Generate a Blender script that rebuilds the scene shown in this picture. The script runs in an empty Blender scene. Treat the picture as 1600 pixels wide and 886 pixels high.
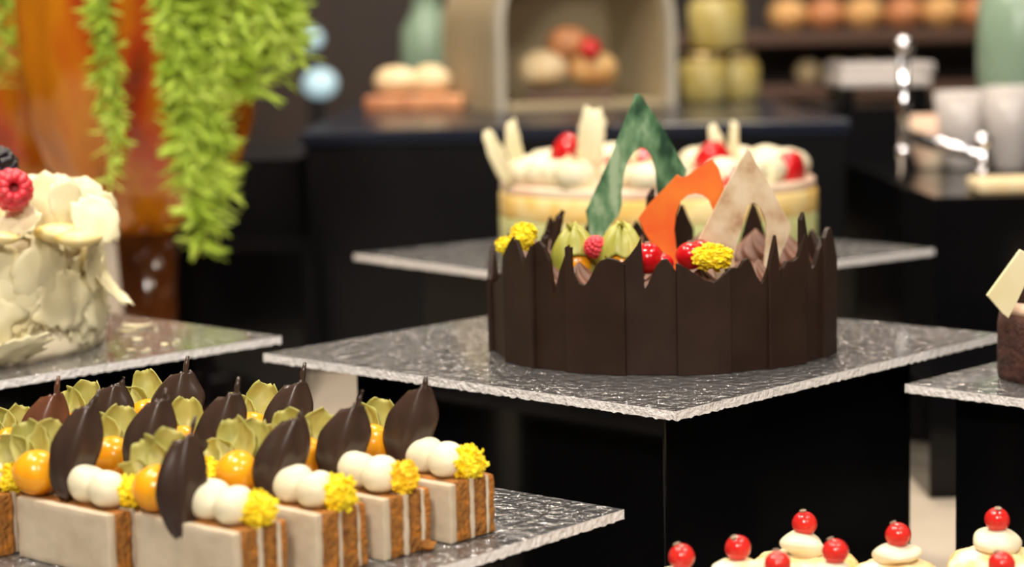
import bpy, bmesh, math, random
from mathutils import Vector, Matrix, noise

C = bpy.context.scene.collection
PI = math.pi

# ------------------------------------------------------------------ camera geometry
F_PX, H_CAM, PITCH, ROLL = 3200.0, 1.2797, 0.123, -0.0225
CAM = Vector((0, 0, H_CAM))
FWD = Vector((0, math.cos(PITCH), -math.sin(PITCH)))
UP0 = Vector((0, math.sin(PITCH), math.cos(PITCH)))
RT0 = Vector((1, 0, 0))
RT = RT0 * math.cos(ROLL) + UP0 * math.sin(ROLL)
UP = -RT0 * math.sin(ROLL) + UP0 * math.cos(ROLL)

def ray(px, py):
    return FWD + RT * ((px - 800) / F_PX) - UP * ((py - 443) / F_PX)

def at_y(px, py, y):
    d = ray(px, py)
    return CAM + d * (y / d.y)

def at_z(px, py, z):
    d = ray(px, py)
    return CAM + d * ((z - CAM.z) / d.z)

# ------------------------------------------------------------------ materials
def mat(name, col, rough=0.5, var=None, vscale=30.0, vpos=(0.35, 0.65), bump=0.0, bscale=200.0, bdist=0.001,
        stretch=(1, 1, 1), detail=4.0, **kw):
    m = bpy.data.materials.new(name)
    m.use_nodes = True
    nt = m.node_tree
    p = nt.nodes['Principled BSDF']
    p.inputs['Base Color'].default_value = (*col, 1)
    p.inputs['Roughness'].default_value = rough
    for k, v in kw.items():
        key = k.replace('_', ' ')
        for s in p.inputs:
            if s.name.lower() == key.lower():
                s.default_value = (*v, 1) if isinstance(v, tuple) and len(v) == 3 and s.type == 'RGBA' else v
    if var or bump:
        tc = nt.nodes.new('ShaderNodeTexCoord')
        mp = nt.nodes.new('ShaderNodeMapping')
        mp.inputs['Scale'].default_value = stretch
        nt.links.new(tc.outputs['Object'], mp.inputs['Vector'])
    if var:
        n = nt.nodes.new('ShaderNodeTexNoise')
        n.inputs['Scale'].default_value = vscale
        n.inputs['Detail'].default_value = detail
        nt.links.new(mp.outputs[0], n.inputs['Vector'])
        r = nt.nodes.new('ShaderNodeValToRGB')
        cols = [col] + (var if isinstance(var, list) else [var])
        r.color_ramp.elements[0].position = vpos[0]
        r.color_ramp.elements[0].color = (*cols[0], 1)
        r.color_ramp.elements[1].position = vpos[1]
        r.color_ramp.elements[1].color = (*cols[-1], 1)
        for i, c in enumerate(cols[1:-1]):
            e = r.color_ramp.elements.new(vpos[0] + (vpos[1] - vpos[0]) * (i + 1) / (len(cols) - 1))
            e.color = (*c, 1)
        nt.links.new(n.outputs['Fac'], r.inputs['Fac'])
        nt.links.new(r.outputs['Color'], p.inputs['Base Color'])
    if bump:
        n2 = nt.nodes.new('ShaderNodeTexNoise')
        n2.inputs['Scale'].default_value = bscale
        n2.inputs['Detail'].default_value = 3
        nt.links.new(mp.outputs[0], n2.inputs['Vector'])
        b = nt.nodes.new('ShaderNodeBump')
        b.inputs['Strength'].default_value = bump
        b.inputs['Distance'].default_value = bdist
        nt.links.new(n2.outputs['Fac'], b.inputs['Height'])
        nt.links.new(b.outputs['Normal'], p.inputs['Normal'])
    return m

M = {}
M['dark_choc'] = mat('dark_chocolate', (0.022, 0.0105, 0.0062), 0.5, var=(0.030, 0.0150, 0.0092), vscale=40, bump=0.25, bscale=120, bdist=0.0006, specular_ior_level=0.22)
M['leaf_choc'] = mat('leaf_chocolate', (0.034, 0.020, 0.0145), 0.27, var=(0.062, 0.034, 0.024), vscale=60, bump=0.25, bscale=160, bdist=0.0005, stretch=(1, 1, .25))
M['mousse'] = mat('chocolate_mousse', (0.13, 0.055, 0.030), 0.5, var=(0.22, 0.10, 0.06), vscale=90, bump=0.3, bscale=300, bdist=0.0006)
M['sponge_choc'] = mat('chocolate_sponge', (0.035, 0.012, 0.008), 0.8, var=(0.09, 0.03, 0.018), vscale=140, bump=0.8, bscale=350, bdist=0.002)
M['white_choc'] = mat('white_chocolate', (0.74, 0.65, 0.38), 0.42, var=(0.82, 0.75, 0.50), vscale=25, bump=0.2, bscale=120, bdist=0.0006, subsurface_weight=0.06, subsurface_radius=(0.01, 0.008, 0.004), subsurface_scale=0.2)
M['cream'] = mat('whipped_cream', (0.76, 0.68, 0.46), 0.5, var=(0.84, 0.77, 0.57), vscale=30, bump=0.2, bscale=200, bdist=0.0008, subsurface_weight=0.1, subsurface_radius=(0.01, 0.008, 0.005), subsurface_scale=0.3)
M['cream_side'] = mat('cake_cream', (0.56, 0.45, 0.31), 0.55, var=(0.68, 0.57, 0.42), vscale=50, bump=0.35, bscale=160, bdist=0.0008)
M['frosting'] = mat('cream_frosting', (0.80, 0.62, 0.48), 0.55, var=(0.88, 0.78, 0.56), vscale=28, vpos=(0.36, 0.55), bump=0.5, bscale=60, bdist=0.002)
M['carrot'] = mat('carrot_sponge', (0.17, 0.055, 0.008), 0.8, var=[(0.34, 0.135, 0.02), (0.50, 0.17, 0.016)], vscale=170, vpos=(0.3, 0.7), bump=1.0, bscale=420, bdist=0.002)
M['orange_berry'] = mat('physalis_orange', (0.92, 0.33, 0.008), 0.22, var=(0.95, 0.42, 0.015), vscale=60, bump=0.1, bscale=200, bdist=0.0004, subsurface_weight=0.25, subsurface_radius=(0.01, 0.004, 0.001), subsurface_scale=0.4)
M['husk'] = mat('physalis_husk', (0.27, 0.27, 0.04), 0.5, var=(0.50, 0.45, 0.12), vscale=55, bump=0.4, bscale=150, bdist=0.0008, stretch=(1, 1, .4))
M['husk_green'] = mat('physalis_green_husk', (0.33, 0.33, 0.04), 0.4, var=(0.56, 0.52, 0.12), vscale=60, bump=0.4, bscale=130, bdist=0.0008, stretch=(1, 1, .4), transmission_weight=0.15)
M['flower'] = mat('yellow_petals', (0.90, 0.62, 0.005), 0.6, var=(0.95, 0.80, 0.02), vscale=120)
M['flower_deep'] = mat('deep_yellow_petals', (0.88, 0.50, 0.005), 0.6, var=(0.93, 0.66, 0.01), vscale=120)
M['tuile_green'] = mat('green_tuile', (0.008, 0.045, 0.02), 0.5, var=[(0.06, 0.16, 0.075), (0.15, 0.29, 0.15), (0.34, 0.48, 0.30)], vscale=85, vpos=(0.38, 0.66), bump=0.4, bscale=150, bdist=0.0008, stretch=(1, 1, .5))
M['tuile_orange'] = mat('orange_tuile', (0.78, 0.10, 0.018), 0.4, var=(0.86, 0.22, 0.03), vscale=38, bump=0.25, bscale=150, bdist=0.0006)
M['tuile_beige'] = mat('beige_tuile', (0.40, 0.22, 0.12), 0.5, var=[(0.60, 0.44, 0.28), (0.70, 0.57, 0.40)], vscale=75, vpos=(0.28, 0.6), bump=0.3, bscale=170, bdist=0.0006)
M['red'] = mat('red_fruit', (0.62, 0.012, 0.014), 0.15, var=(0.50, 0.006, 0.01), vscale=60, subsurface_weight=0.15, subsurface_radius=(0.01, 0.002, 0.001), subsurface_scale=0.3)
M['currant'] = mat('red_currant_skin', (0.55, 0.010, 0.012), 0.14, var=(0.72, 0.035, 0.025), vscale=70, subsurface_weight=0.2, subsurface_radius=(0.01, 0.002, 0.001), subsurface_scale=0.3)
M['currant_tip'] = mat('currant_tip', (0.20, 0.11, 0.06), 0.8, var=(0.42, 0.34, 0.25), vscale=400)
M['raspberry'] = mat('raspberry', (0.66, 0.018, 0.035), 0.38, var=(0.75, 0.07, 0.09), vscale=150)
M['rasp_core'] = mat('raspberry_hollow', (0.30, 0.004, 0.008), 0.6)
M['blackberry'] = mat('blackberry', (0.012, 0.009, 0.014), 0.25)
M['peach'] = mat('peach', (0.82, 0.60, 0.17), 0.4, var=(0.86, 0.72, 0.36), vscale=60)
M['pistachio'] = mat('pistachio_sponge', (0.42, 0.46, 0.17), 0.75, var=(0.62, 0.58, 0.28), vscale=70, bump=0.5, bscale=200, stretch=(1, 1, .4))
M['yellow_sponge'] = mat('yellow_sponge', (0.82, 0.52, 0.13), 0.7, var=(0.92, 0.74, 0.36), vscale=45, bump=0.4, bscale=200)
M['pink_cream'] = mat('pink_cream', (0.74, 0.46, 0.33), 0.5, var=(0.84, 0.72, 0.54), vscale=22)
M['pastry'] = mat('choux_pastry', (0.72, 0.42, 0.14), 0.65, var=[(0.86, 0.66, 0.34), (0.93, 0.88, 0.76)], vscale=65, vpos=(0.36, 0.62), bump=0.9, bscale=180, bdist=0.002)
M['black'] = mat('black_acrylic', (0.0025, 0.0025, 0.003), 0.10, var=(0.004, 0.004, 0.0045), vscale=3, specular_ior_level=0.22)
M['black_satin'] = mat('black_satin', (0.004, 0.004, 0.005), 0.3, var=(0.006, 0.006, 0.007), vscale=3, specular_ior_level=0.15)
M['navy'] = mat('navy_lacquer', (0.008, 0.011, 0.022), 0.22, var=(0.011, 0.015, 0.028), vscale=3, specular_ior_level=0.2)
M['stone'] = mat('beige_stone', (0.58, 0.49, 0.39), 0.25, var=(0.66, 0.57, 0.47), vscale=6)
M['alcove'] = mat('alcove_plaster', (0.42, 0.34, 0.20), 0.6, var=(0.48, 0.39, 0.25), vscale=12)
M['alcove_rim'] = mat('alcove_rim', (0.46, 0.42, 0.34), 0.45, var=(0.52, 0.48, 0.40), vscale=12)
M['bread'] = mat('bread_crust', (0.62, 0.28, 0.08), 0.55, var=(0.86, 0.58, 0.26), vscale=45, bump=0.4, bscale=120)
M['pale_bread'] = mat('pale_bread', (0.80, 0.58, 0.30), 0.6, var=(0.90, 0.76, 0.50), vscale=45, bump=0.4, bscale=120)
M['copper_bread'] = mat('copper_loaf', (0.46, 0.16, 0.06), 0.4, var=(0.74, 0.34, 0.15), vscale=25)
M['mint'] = mat('mint_enamel', (0.22, 0.32, 0.23), 0.3, var=(0.28, 0.38, 0.28), vscale=10)
M['chrome'] = mat('chrome', (0.80, 0.80, 0.84), 0.14, var=(0.84, 0.84, 0.88), vscale=10, metallic=1.0)
M['porcelain'] = mat('porcelain', (0.46, 0.42, 0.41), 0.25, var=(0.52, 0.48, 0.46), vscale=10)
M['yellow_glass'] = mat('yellow_preserve', (0.36, 0.27, 0.06), 0.4, var=(0.50, 0.42, 0.17), vscale=30)
M['brass'] = mat('brass_lid', (0.50, 0.38, 0.18), 0.35, var=(0.58, 0.45, 0.22), vscale=20, metallic=0.8)
M['wall'] = mat('dark_panelling', (0.035, 0.020, 0.015), 0.5, var=(0.055, 0.032, 0.023), vscale=4, stretch=(1, 1, .2))
M['ceiling'] = mat('ceiling_plaster', (0.16, 0.13, 0.11), 0.8, var=(0.18, 0.15, 0.12), vscale=3)
M['floor'] = mat('floor_wood', (0.06, 0.035, 0.022), 0.4, var=(0.09, 0.05, 0.03), vscale=5, stretch=(1, .1, 1))
M['wood'] = mat('dark_wood', (0.07, 0.035, 0.022), 0.45, var=(0.11, 0.055, 0.035), vscale=8, stretch=(.15, 1, 1))
M['foliage'] = mat('lime_foliage', (0.34, 0.50, 0.028), 0.5, var=(0.62, 0.77, 0.12), vscale=25)
M['leaf_red'] = mat('reddish_leaf_chocolate', (0.075, 0.026, 0.013), 0.27, var=(0.16, 0.060, 0.030), vscale=60, bump=0.25, bscale=160, bdist=0.0005, stretch=(1, 1, .25))
M['stem'] = mat('green_stem', (0.22, 0.34, 0.03), 0.6, var=(0.30, 0.40, 0.05), vscale=25)
M['amber'] = mat('amber_glass', (0.22, 0.055, 0.006), 0.10, var=[(0.60, 0.22, 0.010), (0.74, 0.30, 0.012), (0.62, 0.09, 0.02), (0.12, 0.025, 0.006)], vscale=15, vpos=(0.28, 0.72), stretch=(1, 1, .35), detail=2, transmission_weight=0.5)
M['rust'] = mat('rust_glass', (0.07, 0.02, 0.006), 0.12, var=[(0.12, 0.035, 0.008), (0.03, 0.008, 0.004)], vscale=14, stretch=(1, 1, .35), detail=2, transmission_weight=0.4)

def lamp_mat(name, col, s):
    m = mat(name, col, 0.3)
    p = m.node_tree.nodes['Principled BSDF']
    p.inputs['Emission Color'].default_value = (*col, 1)
    p.inputs['Emission Strength'].default_value = s
    return m
M['lamp_blue'] = lamp_mat('cool_lamp_globe', (0.48, 0.68, 0.75), 0.8)

def plate_material():
    m = bpy.data.materials.new('hammered_acrylic')
    m.use_nodes = True
    nt = m.node_tree
    p = nt.nodes['Principled BSDF']
    p.inputs['Base Color'].default_value = (0.33, 0.325, 0.33, 1)
    p.inputs['Metallic'].default_value = 0.5
    p.inputs['Roughness'].default_value = 0.17
    p.inputs['Transmission Weight'].default_value = 0.4
    p.inputs['Coat Weight'].default_value = 0.6
    p.inputs['Coat Roughness'].default_value = 0.03
    p.inputs['Coat IOR'].default_value = 1.45
    tc = nt.nodes.new('ShaderNodeTexCoord')
    v = nt.nodes.new('ShaderNodeTexNoise')
    v.inputs['Scale'].default_value = 165
    v.inputs['Detail'].default_value = 1.5
    v.inputs['Distortion'].default_value = 0.6
    nt.links.new(tc.outputs['Object'], v.inputs['Vector'])
    b = nt.nodes.new('ShaderNodeBump')
    b.inputs['Strength'].default_value = 1.0
    b.inputs['Distance'].default_value = 0.0065
    nt.links.new(v.outputs['Fac'], b.inputs['Height'])
    nt.links.new(b.outputs['Normal'], p.inputs['Normal'])
    return m
M['plate'] = plate_material()
M['plate_edge'] = mat('frosted_lit_acrylic_edge', (0.82, 0.79, 0.78), 0.3, var=(0.90, 0.87, 0.86), vscale=300, bump=0.9, bscale=350, bdist=0.002, specular_ior_level=0.8)  # frosted cut edge; its white also stands in for light scattered inside

# ------------------------------------------------------------------ object helpers
def obj(name, bm, m, parent=None, smooth=True, loc=None, rot=None):
    me = bpy.data.meshes.new(name)
    bmesh.ops.recalc_face_normals(bm, faces=bm.faces)
    bm.to_mesh(me)
    bm.free()
    for mm in (m if isinstance(m, (list, tuple)) else [m]):
        me.materials.append(M[mm])
    if smooth:
        me.polygons.foreach_set('use_smooth', [True] * len(me.polygons))
    o = bpy.data.objects.new(name, me)
    C.objects.link(o)
    if parent is not None:
        o.parent = parent
    if loc is not None:
        o.location = loc
    if rot is not None:
        o.rotation_euler = rot
    return o

def tag(o, label=None, cat=None, group=None, kind=None):
    if label: o['label'] = label
    if cat: o['category'] = cat
    if group: o['group'] = group
    if kind: o['kind'] = kind
    return o

def thing(name, loc, label, cat, group=None, rotz=0.0):
    o = bpy.data.objects.new(name, None)
    o.empty_display_size = 0.02
    C.objects.link(o)
    o.location = loc
    o.rotation_euler = (0, 0, rotz)
    return tag(o, label, cat, group)

def grid(bm, pts, closed_u=False, cap=False):
    """pts[v][u] -> quads"""
    vs = [[bm.verts.new(p) for p in row] for row in pts]
    nu = len(vs[0])
    for j in range(len(vs) - 1):
        for i in range(nu if closed_u else nu - 1):
            k = (i + 1) % nu
            bm.faces.new((vs[j][i], vs[j][k], vs[j + 1][k], vs[j + 1][i]))
    if cap:
        bm.faces.new(vs[0][::-1])
        bm.faces.new(vs[-1])
    return vs

def lathe(bm, prof, n=48, off=(0, 0, 0), disp=None, cap=True):
    rows = []
    for r, z in prof:
        row = []
        for i in range(n):
            a = 2 * PI * i / n
            p = Vector((r * math.cos(a), r * math.sin(a), z))
            if disp:
                p = disp(p)
            row.append(p + Vector(off))
        rows.append(row)
    grid(bm, rows, True, cap)
    return bm

def tube(bm, pts, rad, n=8):
    pts = [Vector(p) for p in pts]
    rs = rad if isinstance(rad, (list, tuple)) else [rad] * len(pts)
    rows = []
    for i, p in enumerate(pts):
        t = (pts[min(i + 1, len(pts) - 1)] - pts[max(i - 1, 0)]).normalized()
        a = t.cross(Vector((0.13, 0.21, 1)) if abs(t.z) < .95 else Vector((1, 0, 0))).normalized()
        b = t.cross(a)
        rows.append([p + (a * math.cos(2 * PI * k / n) + b * math.sin(2 * PI * k / n)) * rs[i] for k in range(n)])
    grid(bm, rows, True, True)
    return bm

def box(bm, x0, x1, y0, y1, z0, z1, bev=0.0, seg=2):
    g = bmesh.ops.create_cube(bm, size=1.0)
    for v in g['verts']:
        v.co = Vector(((x0 + x1) / 2 + v.co.x * (x1 - x0), (y0 + y1) / 2 + v.co.y * (y1 - y0), (z0 + z1) / 2 + v.co.z * (z1 - z0)))
    if bev:
        es = list({e for v in g['verts'] for e in v.link_edges})
        bmesh.ops.bevel(bm, geom=es, offset=bev, segments=seg, affect='EDGES', profile=0.5)
    return bm

def blob(bm, c, r, amp=0.0, freq=60.0, seed=0.0, sub=3, squash=(1, 1, 1), flat=None):
    g = bmesh.ops.create_icosphere(bm, subdivisions=sub, radius=1.0)
    for v in g['verts']:
        d = v.co.normalized()
        k = 1 + amp * noise.noise(d * freq * r + Vector((seed * 7.3, seed * 3.1, seed)))
        p = Vector((d.x * r * squash[0], d.y * r * squash[1], d.z * r * squash[2])) * k
        if flat is not None and p.z < flat:
            p.z = flat + (p.z - flat) * 0.15
        v.co = Vector(c) + p
    return bm

def solidify(bm, t):
    """give a single open sheet the thickness t along its own vertex normals"""
    bmesh.ops.recalc_face_normals(bm, faces=bm.faces)
    bm.normal_update()
    faces = list(bm.faces)
    rim = [e for e in bm.edges if len(e.link_faces) == 1]
    twin = {}
    for v in list(bm.verts):
        twin[v] = bm.verts.new(v.co - v.normal * t)
    for f in faces:
        bm.faces.new([twin[v] for v in reversed(f.verts)])
    for e in rim:
        a, b = e.verts
        bm.faces.new((a, b, twin[b], twin[a]))
    return bm

def sheet(bm, W, L, curl, bend, rag, seed, t=0.0008, nu=9, nv=11, power=0.5, xf=None):
    """a ragged curved flake standing along +z, its face towards -y"""
    rnd = random.Random(seed)
    rows = []
    s = rnd.random() * 100
    for j in range(nv):
        v = j / (nv - 1)
        w = W * 0.5 * (max(0.02, math.sin(PI * (0.06 + 0.88 * v))) ** power)
        row = []
        for i in range(nu):
            u = 2 * i / (nu - 1) - 1
            ed = rag * noise.noise(Vector((u * 1.5 + s, v * 5 + s, 2 * abs(u)))) * (abs(u) ** 2)
            x = u * w * (1 + ed * 1.2)
            z = v * L + (rag * L * 0.35 * noise.noise(Vector((u * 2.5, s, 3.0))) if j in (0, nv - 1) else 0)
            a = curl * u
            y = -(1 - math.cos(a)) * W * 0.6 * (1 if curl > 0 else -1) + bend * L * (v - .5) ** 2 * 2 + 0.05 * W * noise.noise(Vector((u * 2 + s, v * 3, s)))
            p = Vector((x * math.cos(a * .5), y, z))
            row.append(xf @ p if xf is not None else p)
        rows.append(row)
    tmp = bmesh.new()
    grid(tmp, rows)
    solidify(tmp, t)
    me = bpy.data.meshes.new('tmp')
    tmp.to_mesh(me)
    tmp.free()
    bm.from_mesh(me)
    bpy.data.meshes.remove(me)
    return bm

def prism(bm, outline, t, axis_x, axis_z, origin, normal, bev=0.0):
    """extrude a 2D outline (x,z) lying in the plane of axis_x/axis_z by t along normal"""
    a, b, o, n = Vector(axis_x), Vector(axis_z), Vector(origin), Vector(normal)
    f = [bm.verts.new(o + a * x + b * z) for x, z in outline]
    k = [bm.verts.new(o + a * x + b * z + n * t) for x, z in outline]
    bm.faces.new(f)
    bm.faces.new(k[::-1])
    m = len(f)
    for i in range(m):
        bm.faces.new((f[i], k[i], k[(i + 1) % m], f[(i + 1) % m]))
    if bev:
        es = [e for e in bm.edges if any(len(fc.verts) > 4 for fc in e.link_faces)]
        bmesh.ops.bevel(bm, geom=es, offset=bev, segments=2, affect='EDGES', profile=0.5)
    return bm

# ------------------------------------------------------------------ room shell
def shell(name, x0, x1, y0, y1, z0, z1, m):
    tag(obj(name, box(bmesh.new(), x0, x1, y0, y1, z0, z1), m, smooth=False), kind='structure')
RX, RY0, RY1, RZ = 3.4, -2.6, 5.6, 2.9
shell('floor', -RX, RX, RY0, RY1, -0.1, 0, 'floor')
shell('ceiling', -RX, RX, RY0, RY1, RZ, RZ + .1, 'ceiling')
shell('wall_back', -RX, RX, RY1, RY1 + .1, 0, RZ, 'wall')
shell('wall_front', -RX, RX, RY0 - .1, RY0, 0, RZ, 'wall')
shell('wall_left', -RX - .1, -RX, RY0, RY1, 0, RZ, 'wall')
shell('wall_right', RX, RX + .1, RY0, RY1, 0, RZ, 'wall')

ZC = 0.94       # stone top of the buffet
ZP = 1.10       # the upper plates

t = thing('buffet_counter', (0, 1.75, 0), 'long buffet counter with a beige stone top under all the black plinths', 'counter')
obj('countertop', box(bmesh.new(), -1.8, 1.8, -1.35, 1.75, ZC - .04, ZC, 0.006), 'stone', t, False)
obj('counter_body', box(bmesh.new(), -1.75, 1.75, -1.28, 1.70, 0, ZC - .04, 0.004), 'black_satin', t, False)

# ------------------------------------------------------------------ plates and plinths
PLATE_T = 0.0046
def plate(cx, cy, z, side, rot, label, seed):
    bm = bmesh.new()
    n = 150
    h = side / 2
    bot = []
    for j in range(n + 1):
        rb = []
        for i in range(n + 1):
            x, y = -h + side * i / n, -h + side * j / n
            q = Vector((x * 300 + seed * 9, y * 300, seed))
            rb.append(Vector((x, y, -PLATE_T + 0.0011 * noise.noise(q))))
        bot.append(rb)
    vb = grid(bm, bot)
    rim = vb[0][:] + [r[n] for r in vb[1:n]] + vb[n][::-1] + [r[0] for r in vb[n - 1:0:-1]]
    up = [bm.verts.new((v.co.x, v.co.y, 0)) for v in rim]
    bm.faces.new(up)
    k = len(rim)
    for i in range(k):
        f = bm.faces.new((rim[i], rim[(i + 1) % k], up[(i + 1) % k], up[i]))
        f.material_index = 1
    o = obj('display_plate', bm, ['plate', 'plate_edge'], None, False, (cx, cy, z), (0, 0, rot))
    return tag(o, label, 'plate', 'hammered acrylic display plates')

def plinth(cx, cy, side, rot, z1, label, z0=ZC, sy=None, name='display_plinth', m='black', group='black display plinths'):
    bm = bmesh.new()
    sy = sy or side
    box(bm, -side / 2, side / 2, -sy / 2, sy / 2, 0, z1 - z0, 0.0012)
    o = obj(name, bm, m, None, False, (cx, cy, z0), (0, 0, rot))
    return tag(o, label, 'plinth', group)

Q = PI / 4
GAP = PLATE_T + 0.0016
# central
PC = Vector((0.0692, 1.161))
plate(PC.x, PC.y, ZP, 0.30, Q + 0.030, 'clear hammered acrylic plate carrying the dark chocolate cake in the middle', 1.0)
plinth(PC.x, PC.y - 0.002, 0.2257, Q + 0.030, ZP - GAP, 'black plinth under the plate of the dark chocolate cake')
# left
pl = at_z(438, 525, ZP)
LC = Vector((pl.x - 0.2115, pl.y - 0.004))
plate(LC.x, LC.y, ZP, 0.30, Q + 0.02, 'clear acrylic plate under the white shaving-covered cake, crumbs on it', 2.0)
plinth(LC.x, LC.y, 0.225, Q + 0.02, ZP - GAP, 'black plinth under the plate of the white shaving-covered cake')
# back
bl, br = at_z(553, 397, ZP), at_z(1460, 389, ZP)
BC = (bl + br) / 2
bside = (br - bl).length / math.sqrt(2)
plate(BC.x, BC.y, ZP, bside, Q + math.atan2(br.y - bl.y, br.x - bl.x), 'blurred acrylic plate under the strawberry cream cake behind the chocolate cake', 3.0)
plinth(BC.x, BC.y, bside * .75, Q + 0.01, ZP - GAP, 'black plinth under the plate of the strawberry cream cake')
# right
ZR = 1.088
rl = at_z(1414, 600, ZR)
RC = Vector((rl.x + 0.2121, rl.y + 0.0))
plate(RC.x, RC.y, ZR, 0.30, Q + 0.0, 'acrylic plate at the right edge under the cake with a white plaque', 4.0)
plinth(RC.x, RC.y, 0.262, Q, ZR - GAP, 'black plinth under the plate at the right edge')
# front
ZF = H_CAM - 0.2186
fr = at_z(975, 796, ZF)
FROT = 0.075
FC = Vector((fr.x - 0.2121 * math.cos(FROT), fr.y - 0.2121 * math.sin(FROT)))
plate(FC.x, FC.y, ZF, 0.30, Q + FROT, 'acrylic plate at the front carrying rows of carrot cake slices', 5.0)
plinth(FC.x, FC.y, 0.222, Q + FROT, ZF - GAP, 'black plinth under the front plate of carrot cake slices')
# the puffs' plate, below the frame
ZS = 1.022
SC = Vector((0.158, 0.822))
plate(SC.x, SC.y, ZS, 0.19, 0.12, 'acrylic plate under the cream puffs at the lower right', 6.0)
plinth(SC.x, SC.y, 0.15, 0.12, ZS - GAP, 'low black plinth under the plate of cream puffs')

# ------------------------------------------------------------------ small food builders
def flower_mesh(r, seed):
    bm = bmesh.new()
    rnd = random.Random(seed)
    blob(bm, (0, 0, 0), r * .80, 0.22, 700, seed, 4)
    for k in range(90):
        d = Vector((rnd.gauss(0, 1), rnd.gauss(0, 1), rnd.gauss(0.2, 1))).normalized()
        W = r * rnd.uniform(.26, .42)
        xf = Matrix.Translation(d * r * .62) @ d.to_track_quat('Z', 'Y').to_matrix().to_4x4() @ Matrix.Rotation(rnd.uniform(0, 6.28), 4, 'Z')
        sheet(bm, W, r * rnd.uniform(.22, .42), 1.0, 0.3, 0.7, seed * 100 + k, r * .05, 5, 4, 0.3, xf)
    return bm

def dollop_mesh(r, seed, tall=1.0):
    bm = bmesh.new()
    rnd = random.Random(seed)
    ph = rnd.uniform(0, 6.28)
    prof = []
    n = 16
    for j in range(n + 1):
        a = j / n * PI
        rr = r * (math.sin(a) ** 0.75)
        z = r * .86 * tall * (1 - math.cos(a))
        prof.append((max(rr, 0.0002), z))
    def disp(p):
        q = p.copy()
        tz = q.z / (1.7 * r * tall)
        k = 1 + 0.07 * noise.noise(Vector((q.x, q.y, q.z)) * 110 + Vector((seed, 0, 0)))
        q.x = q.x * k + 0.14 * r * math.cos(ph) * tz * tz
        q.y = q.y * k + 0.14 * r * math.sin(ph) * tz * tz
        if tz > .8:
            q.z += (tz - .8) * r * .5 * (0.5 + 0.5 * math.cos(math.atan2(q.y, q.x) - ph))
        return q
    lathe(bm, prof, 28, disp=disp)
    return bm

def choc_leaf_mesh(L, W, lean, seed):
    bm = bmesh.new()
    rnd = random.Random(seed)
    s = rnd.random() * 50
    nu, nv = 15, 19
    rows = []
    fine = rnd.uniform(1.5, 2.4)
    for j in range(nv):
        v = j / (nv - 1)
        w = W * .47 * (math.sin(PI * (0.03 + 0.85 * v)) ** 0.55) * (1 - 0.42 * max(0, (v - .62) / .38) ** 1.6)
        row = []
        for i in range(nu):
            u = 2 * i / (nu - 1) - 1
            wob = 1 + 0.08 * noise.noise(Vector((v * 4 + s, 7 * (1 if u > 0 else -1), s))) * abs(u)
            a = 0.8 * u
            x = u * w * wob * math.cos(a * .45) + lean * L * v - 0.03 * L * math.sin(v * PI)
            y = (1 - math.cos(a)) * W * .55 - 0.0007 * math.cos(u * PI * fine) * (1 - v * .5) + 0.06 * L * math.sin(PI * v) * -1
            z = v * L
            if j == nv - 1:
                z += 0.06 * L * noise.noise(Vector((u * 3 + s, s, 0))) - 0.05 * L * (u - .5) ** 2
            row.append(Vector((x, y, z)))
        rows.append(row)
    tmp = grid(bm, rows)
    solidify(bm, 0.0013)
    # broken stem tip
    top = rows[-1][int(nu * rnd.uniform(.62, .85))]
    sl = L * rnd.uniform(.10, .22)
    dx = rnd.uniform(.1, .5) * sl
    tube(bm, [top + Vector((-.0005, 0.0014, -L * .10)), top + Vector((dx * .3, 0.0006, sl * .35)), top + Vector((dx, 0.0006, sl))], [W * .035, W * .05, W * .028], 8)
    return bm

def husk_mesh(r, seed, n=4, spread=2.6, a0=1.9):
    """papery husk petals fanned behind a berry of radius r sitting at the origin, open towards -y"""
    bm = bmesh.new()
    rnd = random.Random(seed)
    for k in range(n):
        a = a0 + spread * ((k + .5) / n - .5) + rnd.uniform(-.12, .12)
        d = Vector((math.cos(a), 0.35, math.sin(a))).normalized()
        side = d.cross(Vector((0, 1, 0))).normalized()
        nrm = side.cross(d).normalized()
        L = r * rnd.uniform(1.9, 2.3)
        xf = Matrix(((side.x, nrm.x, d.x, 0), (side.y, nrm.y, d.y, r * .75), (side.z, nrm.z, d.z, 0), (0, 0, 0, 1)))
        sheet(bm, r * rnd.uniform(1.75, 2.15), L, 0.85, -0.22, 0.16, seed * 31 + k, 0.0005, 11, 13, 0.5, xf)
    return bm

def raspberry(parent, loc, r, m, name, rot, seed, hollow=True):
    bm = bmesh.new()
    for j in range(6):
        al = math.radians(38 + j * 24) if hollow else math.radians(8 + j * 27)
        rr, z = r * math.sin(al), r * 1.08 * math.cos(al)
        n = max(4, int(2 * PI * rr / (r * .40)))
        for i in range(n):
            a = 2 * PI * (i + .5 * (j % 2)) / n
            blob(bm, (rr * .76 * math.cos(a), rr * .76 * math.sin(a), z * .76), r * .27, 0.06, 300, i + j, 2)
    blob(bm, (0, 0, -r * .22), r * .66, 0, 1, 0, 2, (1, 1, .9))
    o = obj(name, bm, m, parent, True, loc, rot)
    if hollow:
        b2 = bmesh.new()
        lathe(b2, [(r * .56, r * .70), (r * .50, r * .60), (r * .43, r * .46), (r * .25, r * .40), (.0002, r * .39)], 20, cap=False)
        obj('hollow', b2, 'rasp_core', o)
    return o

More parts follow.
